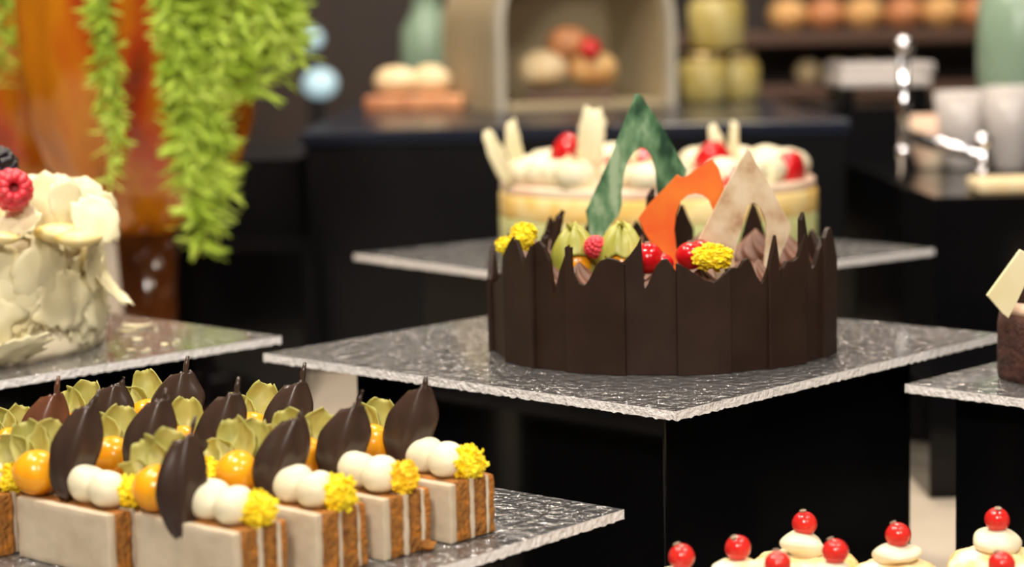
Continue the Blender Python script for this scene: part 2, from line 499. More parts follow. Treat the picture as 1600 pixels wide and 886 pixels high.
# ------------------------------------------------------------------ dark chocolate cake (middle)
cc = Vector((0.0850, 1.1445, ZP))
RCK = 0.0975
cake = thing('chocolate_cake', cc, 'round dark chocolate cake ringed with jagged chocolate panels, tuiles on top', 'cake')
bm = bmesh.new()
def dsp(p):
    q = p.copy()
    if q.z > 0.03:
        q.z += 0.0016 * noise.noise(q * 90)
    return q
lathe(bm, [(0.0005, 0.0), (0.0925, 0.0), (0.0935, 0.002), (0.0935, 0.038), (0.091, 0.0415), (0.07, 0.043), (0.045, 0.0432), (0.02, 0.0435), (0.0005, 0.0437)], 72, disp=dsp)
obj('cake_body', bm, 'mousse', cake)

def ybot(x):
    s = max(-1, min(1, (x - 795) / 735))
    return 570 + 115 * math.sqrt(1 - s * s)
def panel_h(x, y):
    s = max(-1, min(1, (x - 795) / 735))
    dep = 1.1445 - RCK * math.sqrt(1 - s * s)
    return (ybot(x) - y) * 0.375 * dep / F_PX

front = [
 [(60, 300), (75, 262), (95, 235), (110, 205), (125, 150), (132, 170)],
 [(125, 170), (145, 110), (160, 86), (175, 105), (195, 170), (205, 225), (218, 165), (235, 125)],
 [(235, 125), (255, 104), (275, 130), (295, 190), (303, 300), (310, 342), (320, 300), (335, 230), (355, 170), (375, 132)],
 [(375, 132), (383, 120), (388, 170), (392, 235), (410, 285), (440, 300), (460, 270), (480, 215), (500, 188), (530, 178), (560, 185), (585, 205)],
 [(585, 205), (610, 180), (640, 130), (656, 97), (661, 180), (663, 325), (680, 305), (695, 262), (715, 215), (735, 190), (755, 187), (775, 215), (800, 272)],
 [(800, 206), (830, 225), (870, 255), (910, 288), (940, 297), (960, 285), (980, 255), (1000, 236)],
 [(1000, 236), (1030, 230), (1050, 240), (1065, 205), (1082, 193), (1100, 215), (1120, 270), (1140, 314), (1155, 290), (1170, 230)],
 [(1170, 240), (1185, 160), (1199, 100), (1208, 180), (1212, 280), (1218, 312), (1230, 240), (1245, 212), (1280, 215), (1300, 195), (1320, 100)],
 [(1320, 40), (1331, 8), (1342, 80), (1352, 200), (1370, 255), (1390, 235), (1405, 170), (1420, 135), (1434, 130)],
 [(1420, 120), (1432, 90), (1445, 76), (1460, 95), (1470, 140), (1482, 210)],
 [(1474, 130), (1486, 90), (1497, 78), (1512, 110), (1522, 200), (1530, 300)],
]
def theta(x):
    return math.asin(max(-1, min(1, (x - 795) / 735)))
rnd = random.Random(11)
def panel(th0, th1, prof, k):
    """prof: list of (theta, height); a flat bar of chocolate standing on the ring"""
    thm = (th0 + th1) / 2
    off = 0.0011 * (1 if k % 2 else -1)
    half = (th1 - th0) / 2
    n = Vector((math.sin(thm), -math.cos(thm), 0))
    a = Vector((math.cos(thm), math.sin(thm), 0))
    R = RCK * math.cos(half) + off
    w = RCK * math.tan(half) + 0.0009
    xs = [max(-w, min(w, RCK * math.tan(t_ - thm))) for t_, h_ in prof]
    hs = [h_ for t_, h_ in prof]
    out = [(-w, 0.0)]
    if xs[0] > -w + 1e-5: out.append((-w, hs[0]))
    last = -1
    for x, h_ in zip(xs, hs):
        if x > last + 1e-5:
            out.append((x, max(0.012, h_)))
            last = x
    if last < w - 1e-5: out.append((w, hs[-1]))
    out.append((w, 0.0))
    bm = bmesh.new()
    tw = rnd.uniform(-.03, .03)
    a2 = (a * math.cos(tw) + n * math.sin(tw)).normalized()
    n2 = (n * math.cos(tw) - a * math.sin(tw)).normalized()
    prism(bm, out, -0.0028, a2, Vector((0, 0, 1)) + n * rnd.uniform(-.01, .012), n * R, n2, 0.0005)
    return obj('chocolate_panel', bm, 'dark_choc', cake, False)
for k, pf in enumerate(front):
    panel(theta(pf[0][0]), theta(pf[-1][0]), [(theta(x), panel_h(x, y)) for x, y in pf], k)
NB = 12
for k in range(NB):
    t0 = PI / 2 + PI * k / NB
    t1 = PI / 2 + PI * (k + 1) / NB
    pk = {5: .25, 3: .42, 8: .7, 6: .35}.get(k, rnd.uniform(.35, .65))
    hp = {5: .0750, 3: .0755, 8: .070, 6: .064}.get(k, rnd.uniform(.058, .066))
    base = rnd.uniform(.040, .044)
    prof = []
    for j in range(15):
        u = j / 14
        d = abs(u - pk) / .42
        prof.append((t0 + (t1 - t0) * u, base + (hp - base) * (max(0, 1 - d) ** .85)))
    panel(t0, t1, prof, k + 20)

def on_cake(px, py, y):
    return at_y(px, py, y) - cc

def tuile(outl, y, yaw, m, name, label, thick=0.0024, lean=0.0):
    """a cut-out plate of set sugar paste standing in the cake; outline read on the plane at depth y"""
    pts = [at_y(px, py, y) - cc for px, py in outl]
    cx = sum(p.x for p in pts) / len(pts)
    zb = min(p.z for p in pts)
    ca, sa = math.cos(yaw), math.sin(yaw)
    bm = bmesh.new()
    o2 = [((p.x - cx) / ca, p.z - zb) for p in pts]
    prism(bm, o2, thick, Vector((ca, sa, 0)), Vector((0, lean, 1)), Vector((cx, y - cc.y, zb)), Vector((-sa, ca, 0)), 0.0004)
    bmesh.ops.triangulate(bm, faces=[f for f in bm.faces if len(f.verts) > 4])
    return tag(obj(name, bm, m, cake, False), label)

tuile([(995, 146), (1003, 150), (1018, 172), (1040, 205), (1058, 238), (1075, 266), (1068, 300), (1052, 345), (1046, 420), (1036, 420),
       (1031, 350), (1029, 300), (1028, 268), (1021, 245), (1010, 231), (1000, 230), (989, 238), (980, 252), (973, 275), (971, 300),
       (972, 320), (966, 338), (954, 348), (944, 362), (938, 385), (934, 420), (922, 420), (925, 380), (916, 328), (934, 290), (957, 240), (975, 195)],
      1.165, 0.25, 'tuile_green', 'tuile', 'tall green arrowhead tuile with an arched hole')
tuile([(1058, 273), (1064, 279), (1074, 276), (1084, 266), (1098, 258), (1112, 249), (1121, 262), (1128, 288), (1134, 318), (1120, 350), (1114, 330),
       (1108, 312), (1098, 303), (1086, 301), (1073, 304), (1062, 315), (1055, 335), (1052, 360), (1056, 385), (1061, 410), (1052, 440), (1040, 440),
       (1035, 400), (1022, 388), (1008, 365), (998, 343), (1014, 320), (1036, 297)],
      1.118, -0.22, 'tuile_orange', 'tuile', 'orange tuile with a torn top and an arched hole')
tuile([(1168, 233), (1174, 238), (1182, 256), (1200, 284), (1218, 318), (1238, 355), (1230, 378), (1216, 405), (1206, 440), (1192, 440), (1196, 400),
       (1200, 372), (1198, 345), (1190, 325), (1178, 315), (1168, 320), (1162, 335), (1159, 360), (1152, 378), (1146, 400), (1148, 440), (1120, 440),
       (1112, 405), (1100, 388), (1091, 373), (1112, 335), (1138, 285)],
      1.095, 0.12, 'tuile_beige', 'tuile', 'beige speckled arrowhead tuile with an arched hole')

# piped mousse rosettes in a ring just inside the panels
def rosette(loc, r, seed, lean=(0, 0)):
    bm = bmesh.new()
    prof = []
    for j in range(13):
        v = j / 12
        prof.append((r * (1.0 - v ** 1.6) * (1 + .25 * math.sin(v * PI)) + .0003, v * r * 1.75))
    def d(p):
        a = math.atan2(p.y, p.x)
        k = 1 + 0.16 * math.cos(8 * (a + p.z * 70))
        return Vector((p.x * k + lean[0] * p.z, p.y * k + lean[1] * p.z, p.z))
    lathe(bm, prof, 64, disp=d)
    return obj('mousse_rosette', bm, 'mousse', cake, True, loc)
rosette_px = [(862, 408, 1.096, .0095), (905, 405, 1.090, .0105), (1095, 437, 1.078, .009), (1158, 412, 1.092, .0095), (1185, 405, 1.098, .0095), (1250, 415, 1.108, .009),
              (985, 425, 1.080, .009), (1030, 432, 1.076, .009)]
for i, (px, py, y, r) in enumerate(rosette_px):
    p = on_cake(px, py, y)
    rosette((p.x, p.y, 0.0375), r, i)
for k in range(7):
    a = PI * (k + .5) / 7
    rosette((0.074 * math.cos(a), 0.074 * math.sin(a), 0.0405), 0.012, 30 + k)

def upright_physalis(px, py, y, r, yaw, seed):
    """closed-looking yellow-green husk split open at the front with the berry inside"""
    p = on_cake(px, py, y)
    ph = bpy.data.objects.new('physalis', None)
    C.objects.link(ph)
    ph.parent = cake
    ph.location = (p.x, p.y, 0.042)
    ph.rotation_euler = (0, 0, yaw)
    ph.empty_display_size = .01
    bm = bmesh.new()
    L = r * 2.75
    for k in range(5):
        a = PI * 2 * k / 5 + .75
        v0 = .52 if k == 3 else 0.0       # the front leaf is torn off low down
        rows = []
        for j in range(14):
            v = v0 + (1 - v0) * j / 13
            rad = r * (.62 + .42 * math.sin(PI * min(1, .1 + v * .75))) * math.sqrt(max(0.004, 1 - v ** 3.2))
            row = []
            for i in range(9):
                u = i / 8 - .5
                aa = a + u * (2 * PI / 5 * 1.2)
                rr = rad * (1 + .10 * math.cos(u * PI) + .06 * noise.noise(Vector((v * 4, aa * 2, seed))))
                row.append(Vector((rr * math.cos(aa), rr * math.sin(aa), v * L * (1 - .10 * abs(u) * 2 + .08 * noise.noise(Vector((aa * 3, seed, 1)))))))
            rows.append(row)
        b = bmesh.new()
        grid(b, rows)
        solidify(b, 0.0006)
        me = bpy.data.meshes.new('t'); b.to_mesh(me); b.free(); bm.from_mesh(me); bpy.data.meshes.remove(me)
    for k in range(2):
        a = k * 2.6 + seed
        d = Vector((math.cos(a), math.sin(a), .5)).normalized()
        xf = Matrix.Translation((0, 0, L * .9)) @ d.to_track_quat('Z', 'Y').to_matrix().to_4x4()
        sheet(bm, r * .35, r * .5, .8, .4, .5, k + seed * 9, .0005, 5, 6, .5, xf)
    obj('husk', bm, 'husk_green', ph)
    b = bmesh.new()
    blob(b, (0.0, -r * .30, r * .95), r * .76, 0.03, 100, seed, 3)
    obj('berry', b, 'orange_berry', ph)
    return ph
upright_physalis(897, 390, 1.104, 0.0122, 0.35, 1)
upright_physalis(972, 395, 1.090, 0.0126, -0.1, 2)

def cherry(px, py, y, r, seed, m='red', name='red_berry'):
    p = on_cake(px, py, y)
    b = bmesh.new()
    blob(b, (0, 0, 0), r, 0.05, 120, seed, 3, (1, 1, .95))
    o = obj(name, b, m, cake, True, p)
    g = bmesh.new()
    lathe(g, [(r * .02, r * .93), (r * .16, r * .95), (r * .18, r * 1.02), (r * .02, r * .99)], 10)
    obj('berry_tip', g, 'currant_tip', o)
    return o
cherry(1012, 404, 1.080, 0.0088, 1)
cherry(1078, 400, 1.080, 0.0078, 2)
cherry(1096, 396, 1.088, 0.0075, 3)
cherry(1037, 412, 1.078, 0.0055, 5)
raspberry(cake, on_cake(930, 386, 1.090), 0.0062, 'raspberry', 'raspberry', (0.7, .4, 0), 5, False)
def cake_flower(px, py, y, r, seed, sc):
    o = obj('yellow_flower', flower_mesh(r, seed), 'flower', cake, False, on_cake(px, py, y))
    o.scale = sc
    return o
cake_flower(1114, 402, 1.066, 0.0105, 3, (1.15, .9, .75))
cake_flower(818, 370, 1.100, 0.0085, 4, (.9, .9, 1.0))
cake_flower(790, 384, 1.108, 0.0060, 6, (1, .9, .9))
# chocolate sticks behind the rim, left
for i, (px, py, y, l, dx) in enumerate([(874, 340, 1.185, .018, .006), (852, 372, 1.15, .016, .004), (1017, 306, 1.20, .026, .004)]):
    p = on_cake(px, py, y)
    b = bmesh.new()
    tube(b, [(p.x - dx, p.y, .040), (p.x, p.y, p.z), (p.x + dx * .4, p.y, p.z + .004)], [.0032, .0028, .0016], 6)
    obj('chocolate_stick', b, 'dark_choc', cake, False)

# ------------------------------------------------------------------ white chocolate shaving cake (left)
wc = Vector((LC.x + 0.004, LC.y - 0.012, ZP))
WR, WH = 0.104, 0.068
wcake = thing('white_cake', wc, 'round white cake coated in white chocolate shavings, at the left edge', 'cake')
bm = bmesh.new()
prof = [(0.0005, 0)] + [(WR * .985, 0)] + [(WR * (0.985 + .012 * math.sin(j)), WH * j / 14) for j in range(1, 14)] + [(WR * .965, WH * .99), (WR * .92, WH * 1.02), (WR * .6, WH * 1.04), (WR * .3, WH * 1.05), (0.0005, WH * 1.05)]
def fd(p):
    k = 1 + 0.018 * noise.noise(p * 45) + 0.012 * noise.noise(p * 110)
    return Vector((p.x * k, p.y * k, p.z))
lathe(bm, prof, 120, disp=fd)
obj('cake_body', bm, 'frosting', wcake)
rw = random.Random(5)
def shaving(th, r, z, L, W, tilt_out, roll, curl, bend, seed, rag=.55, t=.0009):
    n = Vector((math.sin(th), -math.cos(th), 0))
    yaw = Matrix.Rotation(th, 4, 'Z')
    xf = Matrix.Translation(n * r + Vector((0, 0, z))) @ yaw @ Matrix.Rotation(tilt_out, 4, 'X') @ Matrix.Rotation(roll, 4, 'Y') @ Matrix.Translation((0, 0, -L * .5))
    bm = bmesh.new()
    sheet(bm, W, L, curl, bend, rag, seed, t, 11, 13, .42, xf)
    return obj('white_chocolate_shaving', bm, 'white_choc', wcake)
ns = 0
# visible side: theta from 0 (facing camera) to 95 degrees right, plus a few round the back and left
for k in range(40):
    th = rw.uniform(-.35, 1.7)
    z = rw.uniform(.018, .056)
    L = rw.uniform(.028, .050)
    shaving(th, WR + rw.uniform(.0004, .0036), max(z, L * .5 + .001), L, rw.uniform(.024, .046), rw.uniform(-.07, .10), rw.uniform(-.45, .45), rw.uniform(-.62, -.30), rw.uniform(-.05, .08), 200 + k, .45, .0011)
    ns += 1
for k in range(10):
    th = rw.uniform(1.8, 5.8)
    shaving(th, WR + .002, rw.uniform(.03, .05), .045, .035, .05, rw.uniform(-.5, .5), -.6, .1, 400 + k)
    ns += 1
# the big flakes low at the front, and the one sticking out at the right
shaving(0.58, WR + .006, .021, .040, .040, .10, .35, -.5, .1, 501)
shaving(0.42, WR + .009, .012, .024, .050, .42, .1, -.3, .1, 502)
shaving(0.70, WR + .010, .009, .020, .036, .75, -.2, -.3, .1, 503)
shaving(1.42, WR + .010, .036, .030, .020, -.75, .25, .5, -.1, 504)
shaving(1.30, WR + .004, .052, .034, .020, .12, -.25, .6, -.2, 505)
# rim rubble lying on the top edge
for k in range(16):
    th = rw.uniform(-.4, 1.8)
    shaving(th, WR - rw.uniform(.004, .016), WH + rw.uniform(.001, .004), rw.uniform(.018, .028), rw.uniform(.008, .018), rw.uniform(-1.5, -.9), rw.uniform(-.8, .8), .4, .2, 600 + k)
# tall curls standing on the top, each read by where its middle shows
def top_flake(px, py, y, L, W, yaw, tilt, roll, curl, seed):
    p = at_y(px, py, y) - wc
    xf = Matrix.Translation(p) @ Matrix.Rotation(yaw, 4, 'Z') @ Matrix.Rotation(tilt, 4, 'X') @ Matrix.Rotation(roll, 4, 'Y') @ Matrix.Translation((0, 0, -L * .5))
    bm = bmesh.new()
    sheet(bm, W, L, curl, .10, .28, seed, .0010, 11, 13, .40, xf)
    obj('white_chocolate_shaving', bm, 'white_choc', wcake)
top_flake(64, 324, 1.158, .038, .034, -.10, -.20, -.18, -.45, 701)
top_flake(110, 322, 1.148, .030, .024, .75, -.10, -.25, -.5, 702)
top_flake(128, 300, 1.165, .020, .024, .1, -.55, .6, -.5, 703)
top_flake(150, 344, 1.142, .030, .026, .35, -.42, -.35, -.35, 704)
top_flake(165, 330, 1.165, .022, .016, .7, -.1, .2, -.6, 705)
top_flake(30, 352, 1.130, .026, .024, -.2, -.7, .7, .7, 706)
top_flake(12, 362, 1.125, .026, .014, .1, -.7, .9, .8, 707)
top_flake(45, 318, 1.19, .034, .036, -.1, -.1, .1, -.4, 708)
top_flake(92, 318, 1.20, .032, .030, .3, -.2, .15, -.4, 709)
top_flake(-10, 325, 1.18, .034, .034, -.2, -.3, -.2, -.4, 710)
top_flake(-50, 330, 1.17, .034, .034, -.2, -.3, .3, -.4, 711)
top_flake(-90, 335, 1.19, .032, .034, -.3, -.3, -.1, -.4, 712)
for i, (px, py, y, w) in enumerate([(92, 364, 1.142, .011), (122, 372, 1.134, .010), (6, 372, 1.118, .007)]):
    p = at_y(px, py, y) - wc
    b = bmesh.new()
    blob(b, (0, 0, 0), w, .15, 120, i, 3, (1.3, .8, .5))
    obj('peach_slice', b, 'peach', wcake, True, p)
raspberry(wcake, at_y(18, 297, 1.125) - wc, .0120, 'raspberry', 'raspberry', (1.35, 0, .42), 8, True)
raspberry(wcake, at_y(-4, 262, 1.155) - wc, .012, 'blackberry', 'blackberry', (.6, .3, .2), 9, False)

# crumbs scattered on that plate: nobody could count them
bm = bmesh.new()
rc = random.Random(3)
for k in range(42):
    px, py = rc.uniform(150, 290), rc.uniform(505, 575)
    q = at_z(px, py, ZP)
    if (q.x - wc.x) ** 2 + (q.y - wc.y) ** 2 < (WR + .012) ** 2:
        continue
    ca_, sa_ = math.cos(.02), math.sin(.02)
    if abs((q.x - LC.x) * ca_ + (q.y - LC.y) * sa_) + abs((q.y - LC.y) * ca_ - (q.x - LC.x) * sa_) > .200:
        continue
    s = rc.uniform(.0004, .0013)
    blob(bm, (q.x, q.y, ZP + s * .4), s, .5, 500, k, 2, (1, 1, .5))
for px, py, w, l in [(215, 512, .006, .018), (215, 533, .005, .006), (258, 541, .006, .004), (205, 550, .004, .004), (200, 520, .004, .012)]:
    q = at_z(px, py, ZP)
    sheet(bm, w, l, .6, .1, .5, px, .0008, 6, 8, .4, Matrix.Translation((q.x - l / 2, q.y, ZP + .0018)) @ Matrix.Rotation(PI / 2, 4, 'Y') @ Matrix.Rotation(PI / 2, 4, 'Z'))
tag(obj('white_chocolate_crumbs', bm, 'white_choc'), 'white chocolate crumbs scattered on the plate beside the white cake', 'crumbs', kind='stuff')

# ------------------------------------------------------------------ carrot cake slices (front)
BA = -0.72
E1 = Vector((math.cos(BA), math.sin(BA), 0))
E2 = Vector((-math.sin(BA), math.cos(BA), 0))
BH, BL, BD = 0.0265, 0.061, 0.0285
O = at_z(369, 835, ZF + BH)
OR = at_z(706, 757, ZF + BH)
ROWSTEP = (OR - O) / 3
OC = at_z(168, 806, ZF + BH)
COLSTEP = (OC - O)
def slab(x0, x1, y0, y1, z0, z1, amp, seed, cut=10):
    bm = bmesh.new()
    box(bm, x0, x1, y0, y1, z0, z1)
    bmesh.ops.bevel(bm, geom=list(bm.edges), offset=0.0007, segments=2, affect='EDGES', profile=.5)
    bmesh.ops.subdivide_edges(bm, edges=[e for e in bm.edges if e.calc_length() > .004], cuts=cut, use_grid_fill=True)
    for v in bm.verts:
        q = v.co * 260 + Vector((seed, seed * 2, 0))
        v.co += amp * Vector((noise.noise(q), noise.noise(q + Vector((9, 0, 0))) * .35, noise.noise(q + Vector((0, 9, 0))) * .7))
    return bm
layers = [('cream_layer', 'cream_side', 0.0000, 0.0042), ('sponge_layer', 'carrot', 0.0040, 0.0125), ('cream_layer', 'cream_side', 0.0123, 0.0150),
          ('sponge_layer', 'carrot', 0.0148, 0.0232), ('cream_layer', 'cream_side', 0.0230, 0.0252), ('sponge_layer', 'carrot', 0.0250, 0.0285)]
row_names = ['front row', 'second row from the front', 'third row from the front', 'back row']
col_names = ['right-hand column', 'middle column', 'left-hand column']
lab = {
 (0, 0): 'carrot cake slice nearest the camera, its leaf hanging over the cream face',
 (1, 0): 'second slice from the front in the column with yellow flowers on its ends',
 (2, 0): 'third slice from the front in the flowered column, under a deep yellow flower',
 (3, 0): 'slice next to the bare plate corner, its chocolate leaf the tallest, with a long stem',
 (0, 1): 'front slice of the middle column, left of the slice nearest the camera',
 (1, 1): 'second slice of the middle column, its leaf directly behind the nearest chocolate leaf',
 (2, 1): 'third slice from the front in the middle column of the carrot cakes',
 (3, 1): 'slice at the back of the middle column, its leaf against the pale gap between plinths',
 (0, 2): 'slice cut off by the left edge of the photo at its bottom corner',
 (1, 2): 'second slice of the left column, with a reddish brown leaf under the left plate',
 (2, 2): 'third slice from the front in the left column of the carrot cakes',
 (3, 2): 'slice at the back of the left column, its leaf tip overlapping the white cake plate',
}
leafspec = {  # length, width, lean, yaw
 (0, 0): (.042, .0235, .10, .25), (1, 0): (.035, .0255, .34, .1), (2, 0): (.035, .026, .24, .0), (3, 0): (.038, .027, .22, -.15),
 (0, 1): (.041, .0245, .26, .1), (1, 1): (.038, .0255, .22, .1), (2, 1): (.035, .026, .24, .0), (3, 1): (.035, .0255, .25, .1),
 (0, 2): (.037, .025, .25, .1), (1, 2): (.035, .0255, .28, .2), (2, 2): (.034, .027, .15, .0), (3, 2): (.035, .029, .14, .0)}
for c in range(3):
    for r in range(4):
        sd = c * 10 + r + 1
        rb = random.Random(sd)
        base = O + ROWSTEP * r + COLSTEP * c
        jit = Vector((rb.uniform(-.0012, .0012), rb.uniform(-.0008, .0008), 0))
        b0 = thing('carrot_cake_slice', (base.x + jit.x, base.y + jit.y, ZF), lab[(r, c)], 'cake slice', 'carrot cake slices on the front plate', BA + rb.uniform(-.02, .02))
        for i, (nm, mm, y0, y1) in enumerate(layers):
            o = obj(nm, slab(-BL, rb.uniform(-.0006, .0006), y0, y1, 0.0002, BH + rb.uniform(-.0004, .0004), .0009 if mm == 'carrot' else .0005, sd * 3 + i), mm, b0)
        zt = BH - .0004
        iv = -BA  # turn a part back so that it faces the front
        def put(name, bm, m, x, y, z, rz=0.0, rx=0.0, smooth=True):
            return obj(name, bm, m, b0, smooth, (x, y, z), (rx, 0, rz + iv))
        put('yellow_flower', flower_mesh(rb.uniform(.0080, .0090), sd), 'flower_deep' if (r, c) == (2, 0) else 'flower', -.0045, .0165, zt + .0062, rb.uniform(0, 3), smooth=False)
        put('cream_dollop', dollop_mesh(.0086, sd, .98), 'cream', -.0125, .0115, zt)
        put('cream_dollop', dollop_mesh(.0088, sd + 50, 1.0), 'cream', -.0268, .0125, zt)
        put('cream_dollop', dollop_mesh(.0080, sd + 90, .9), 'cream', -.0420, .0205, zt)
        put('cream_dollop', dollop_mesh(.0080, sd + 70, .9), 'cream', -.0535, .0205, zt)
        L, W, lean, yw = leafspec[(r, c)]
        put('chocolate_leaf', choc_leaf_mesh(L, W, lean, sd), 'leaf_red' if (r, c) == (1, 2) else 'leaf_choc', -.0350 if (r, c) != (0, 0) else -.0315, .0065 if (r, c) != (0, 0) else .0005, zt - (.0065 if (r, c) == (0, 0) else -.0004), yw, -.10)
        ph = bpy.data.objects.new('physalis', None)
        C.objects.link(ph)
        ph.parent = b0
        ph.empty_display_size = .01
        br_ = rb.uniform(.0090, .0102)
        ph.location = (-.0550 + rb.uniform(-.002, .001), .0070, zt + br_ * 1.0)
        ph.rotation_euler = (0, 0, iv + rb.uniform(-.35, .25))
        b = bmesh.new()
        blob(b, (0, 0, 0), br_, .05, 140, sd, 3, (1, 1, .97))
        obj('berry', b, 'orange_berry', ph)
        obj('husk', husk_mesh(br_, sd, 3, rb.uniform(2.2, 2.9), rb.uniform(1.9, 2.5)), 'husk', ph)
cr = at_z(666, 860, ZF)
b = bmesh.new()
blob(b, (0, 0, .0022), .0030, .5, 500, 3, 3, (1.3, 1, .7))
tag(obj('cake_crumb', b, 'carrot', None, True, (cr.x, cr.y, ZF)), 'orange cake crumb lying on the plate at the slice end', 'crumb')

# ------------------------------------------------------------------ cream puffs (lower right)
puffs = [
 (1257, 818, .885, .0275, 'puff with the highest dollop at the left of the back row'),
 (1403, 836, .868, .0225, 'puff in the middle of the back row, in front of the pale gap'),
 (1558, 812, .885, .0240, 'puff nearest the right edge in the back row, tall cream dollop'),
 (1153, 856, .850, .0150, 'puff with a bare currant on top, left of the highest puff'),
 (1305, 862, .838, .0150, 'puff in front of the highest puff with a large dark red currant'),
 (1065, 870, .832, .0155, 'leftmost puff of the pile, only its currant and rim in view'),
 (1215, 882, .812, .0140, 'puff cut by the bottom edge between two others, tip of currant showing'),
 (1565, 882, .832, .0150, 'puff cut by the bottom edge at the right, golden crust'),
]
for i, (px, py, y, r, lb) in enumerate(puffs):
    p = at_y(px, py, y)
    cr_ = .0056
    has_cream = i in (0, 1, 2, 4, 5, 6)
    ch = .0085 if i in (0, 2) else (.0065 if i == 1 else .0035)
    ptop = p.z - cr_ * .9 - (ch if has_cream else 0.0)
    zc = ZS
    pf = thing('cream_puff', (p.x, p.y, zc), 'cream ' + lb, 'cream puff', 'cream puffs on the lower right plate')
    hgt = ptop - zc
    b = bmesh.new()
    prof = [(0.0005, 0.0), (r * .75, 0.0), (r * .95, hgt * .12), (r * 1.0, hgt * .32), (r * .96, hgt * .55), (r * .88, hgt * .76), (r * .74, hgt * .90), (r * .45, hgt * .985), (0.0005, hgt * 1.0)]
    def pd(q, i=i):
        k = 1 + .10 * noise.noise(q * 110 + Vector((i * 5, 0, 0))) + .05 * noise.noise(q * 260)
        return Vector((q.x * k, q.y * k, q.z * (1 + .06 * noise.noise(q * 130 + Vector((0, i * 3, 0))) if q.z > .002 else 1)))
    lathe(b, prof, 48, disp=pd)
    obj('pastry', b, 'pastry', pf)
    if has_cream:
        b = bmesh.new()
        cr2 = .0102 if ch > .006 else .0075
        blob(b, (0, 0, 0), cr2, .28, 90, i + 2, 4, (1, 1, ch / cr2 * .72))
        obj('cream_dollop', b, 'cream', pf, True, (-.0008, 0, hgt + ch * .45))
    b = bmesh.new()
    blob(b, (0, 0, 0), cr_, .03, 200, i, 3, (1, 1, .98))
    cu = obj('red_currant', b, 'currant', pf, True, (0, 0, p.z - zc), (rw.uniform(-.4, .4), rw.uniform(-.4, .4), 0))
    b = bmesh.new()
    lathe(b, [(.0002, .0052), (.0013, .0052), (.0016, .0060), (.0009, .0063), (.0002, .0058)], 10)
    obj('currant_tip', b, 'currant_tip', cu)

# ------------------------------------------------------------------ cake at the right edge
rc0 = Vector((at_z(1648, 590, ZR).x, at_z(1648, 590, ZR).y, ZR))
rr = 0.030
rcake = thing('layered_chocolate_cake', rc0, 'dark brown chocolate cake with a white chocolate plaque, cut off by the right edge', 'cake')
b = bmesh.new()
def rd(p):
    k = 1 + .04 * noise.noise(p * 80)
    return Vector((p.x * k, p.y * k, p.z))
lathe(b, [(.0005, 0), (rr * .98, 0), (rr, .004), (rr, .03), (rr * .98, .036), (.0005, .037)], 64, disp=rd)
obj('cake_body', b, 'sponge_choc', rcake)
b = bmesh.new()
lathe(b, [(.0005, .036), (rr * .97, .036), (rr * 1.0, .039), (rr * .93, .043), (.0005, .044)], 48, disp=rd)
obj('cream_layer', b, 'pink_cream', rcake)
b = bmesh.new()
lathe(b, [(.0005, .043), (rr * .93, .043), (rr * .97, .049), (rr * .9, .058), (rr * .5, .061), (.0005, .061)], 48, disp=rd)
obj('mousse_layer', b, 'sponge_choc', rcake)
pts = [at_y(x, y, rc0.y - rr - .003) - rc0 for x, y in [(1594, 390), (1606, 396), (1612, 424), (1590, 470), (1576, 498), (1566, 490), (1542, 462)]]
b = bmesh.new()
prism(b, [(q.x, q.z) for q in pts], .004, (1, 0, 0), (0, 0, 1), (0, pts[0].y, 0), (.1, 1, 0), .0006)
tag(obj('chocolate_plaque', b, 'white_choc', rcake, False), 'white chocolate plaque')

# ------------------------------------------------------------------ strawberry cream cake (behind)
sc0 = Vector((at_z(1028, 394, ZP).x, BC.y - .01, ZP))
SR = 495 / 2 * sc0.y / F_PX
sck = thing('strawberry_cream_cake', sc0, 'blurred pistachio and yellow sponge cake topped with cream, strawberries and white shards', 'cake')
def sd_(p):
    k = 1 + .012 * noise.noise(p * 60)
    return Vector((p.x * k, p.y * k, p.z))
def ring(name, z0, z1, m, r=SR, zt=0):
    b = bmesh.new()
    lathe(b, [(.0005, z0), (r * .99, z0), (r, z0 + .002), (r, z1 - .002), (r * .99, z1), (.0005, z1)], 72, disp=sd_)
    return obj(name, b, m, sck)
ring('pistachio_layer', 0, .034, 'pistachio')
ring('yellow_layer', .0335, .052, 'yellow_sponge')
ring('cream_top', .0515, .060, 'pink_cream', SR * .99)
rs = random.Random(21)
for k in range(26):
    a = 2 * PI * k / 26 + rs.uniform(-.08, .08)
    q = SR * rs.uniform(.72, .9)
    o = obj('cream_dollop', dollop_mesh(rs.uniform(.013, .017), k + 300, .8), 'cream', sck, True, (q * math.cos(a), q * math.sin(a), .059))
def strawberry(px, py, y, r, rot, seed):
    b = bmesh.new()
    lathe(b, [(.0004, -r * 1.1), (r * .45, -r * .8), (r * .8, -r * .2), (r, r * .35), (r * .85, r * .75), (r * .4, r * .9), (.0004, r * .92)], 20,
          disp=lambda p: p * (1 + .05 * noise.noise(p * 200 + Vector((seed, 0, 0)))))
    return obj('strawberry', b, 'red', sck, True, at_y(px, py, y) - sc0, rot)
for i, (px, py, y, r) in enumerate([(890, 238, sc0.y - .06, .0135), (1006, 248, sc0.y - .02, .016), (1110, 250, sc0.y - .05, .0145), (1226, 266, sc0.y - .05, .0155), (960, 262, sc0.y - .09, .012), (1150, 285, sc0.y - .1, .012)]):
    strawberry(px, py, y, r, (rs.uniform(.6, 1.6), rs.uniform(-.6, .6), rs.uniform(-1, 1)), i)
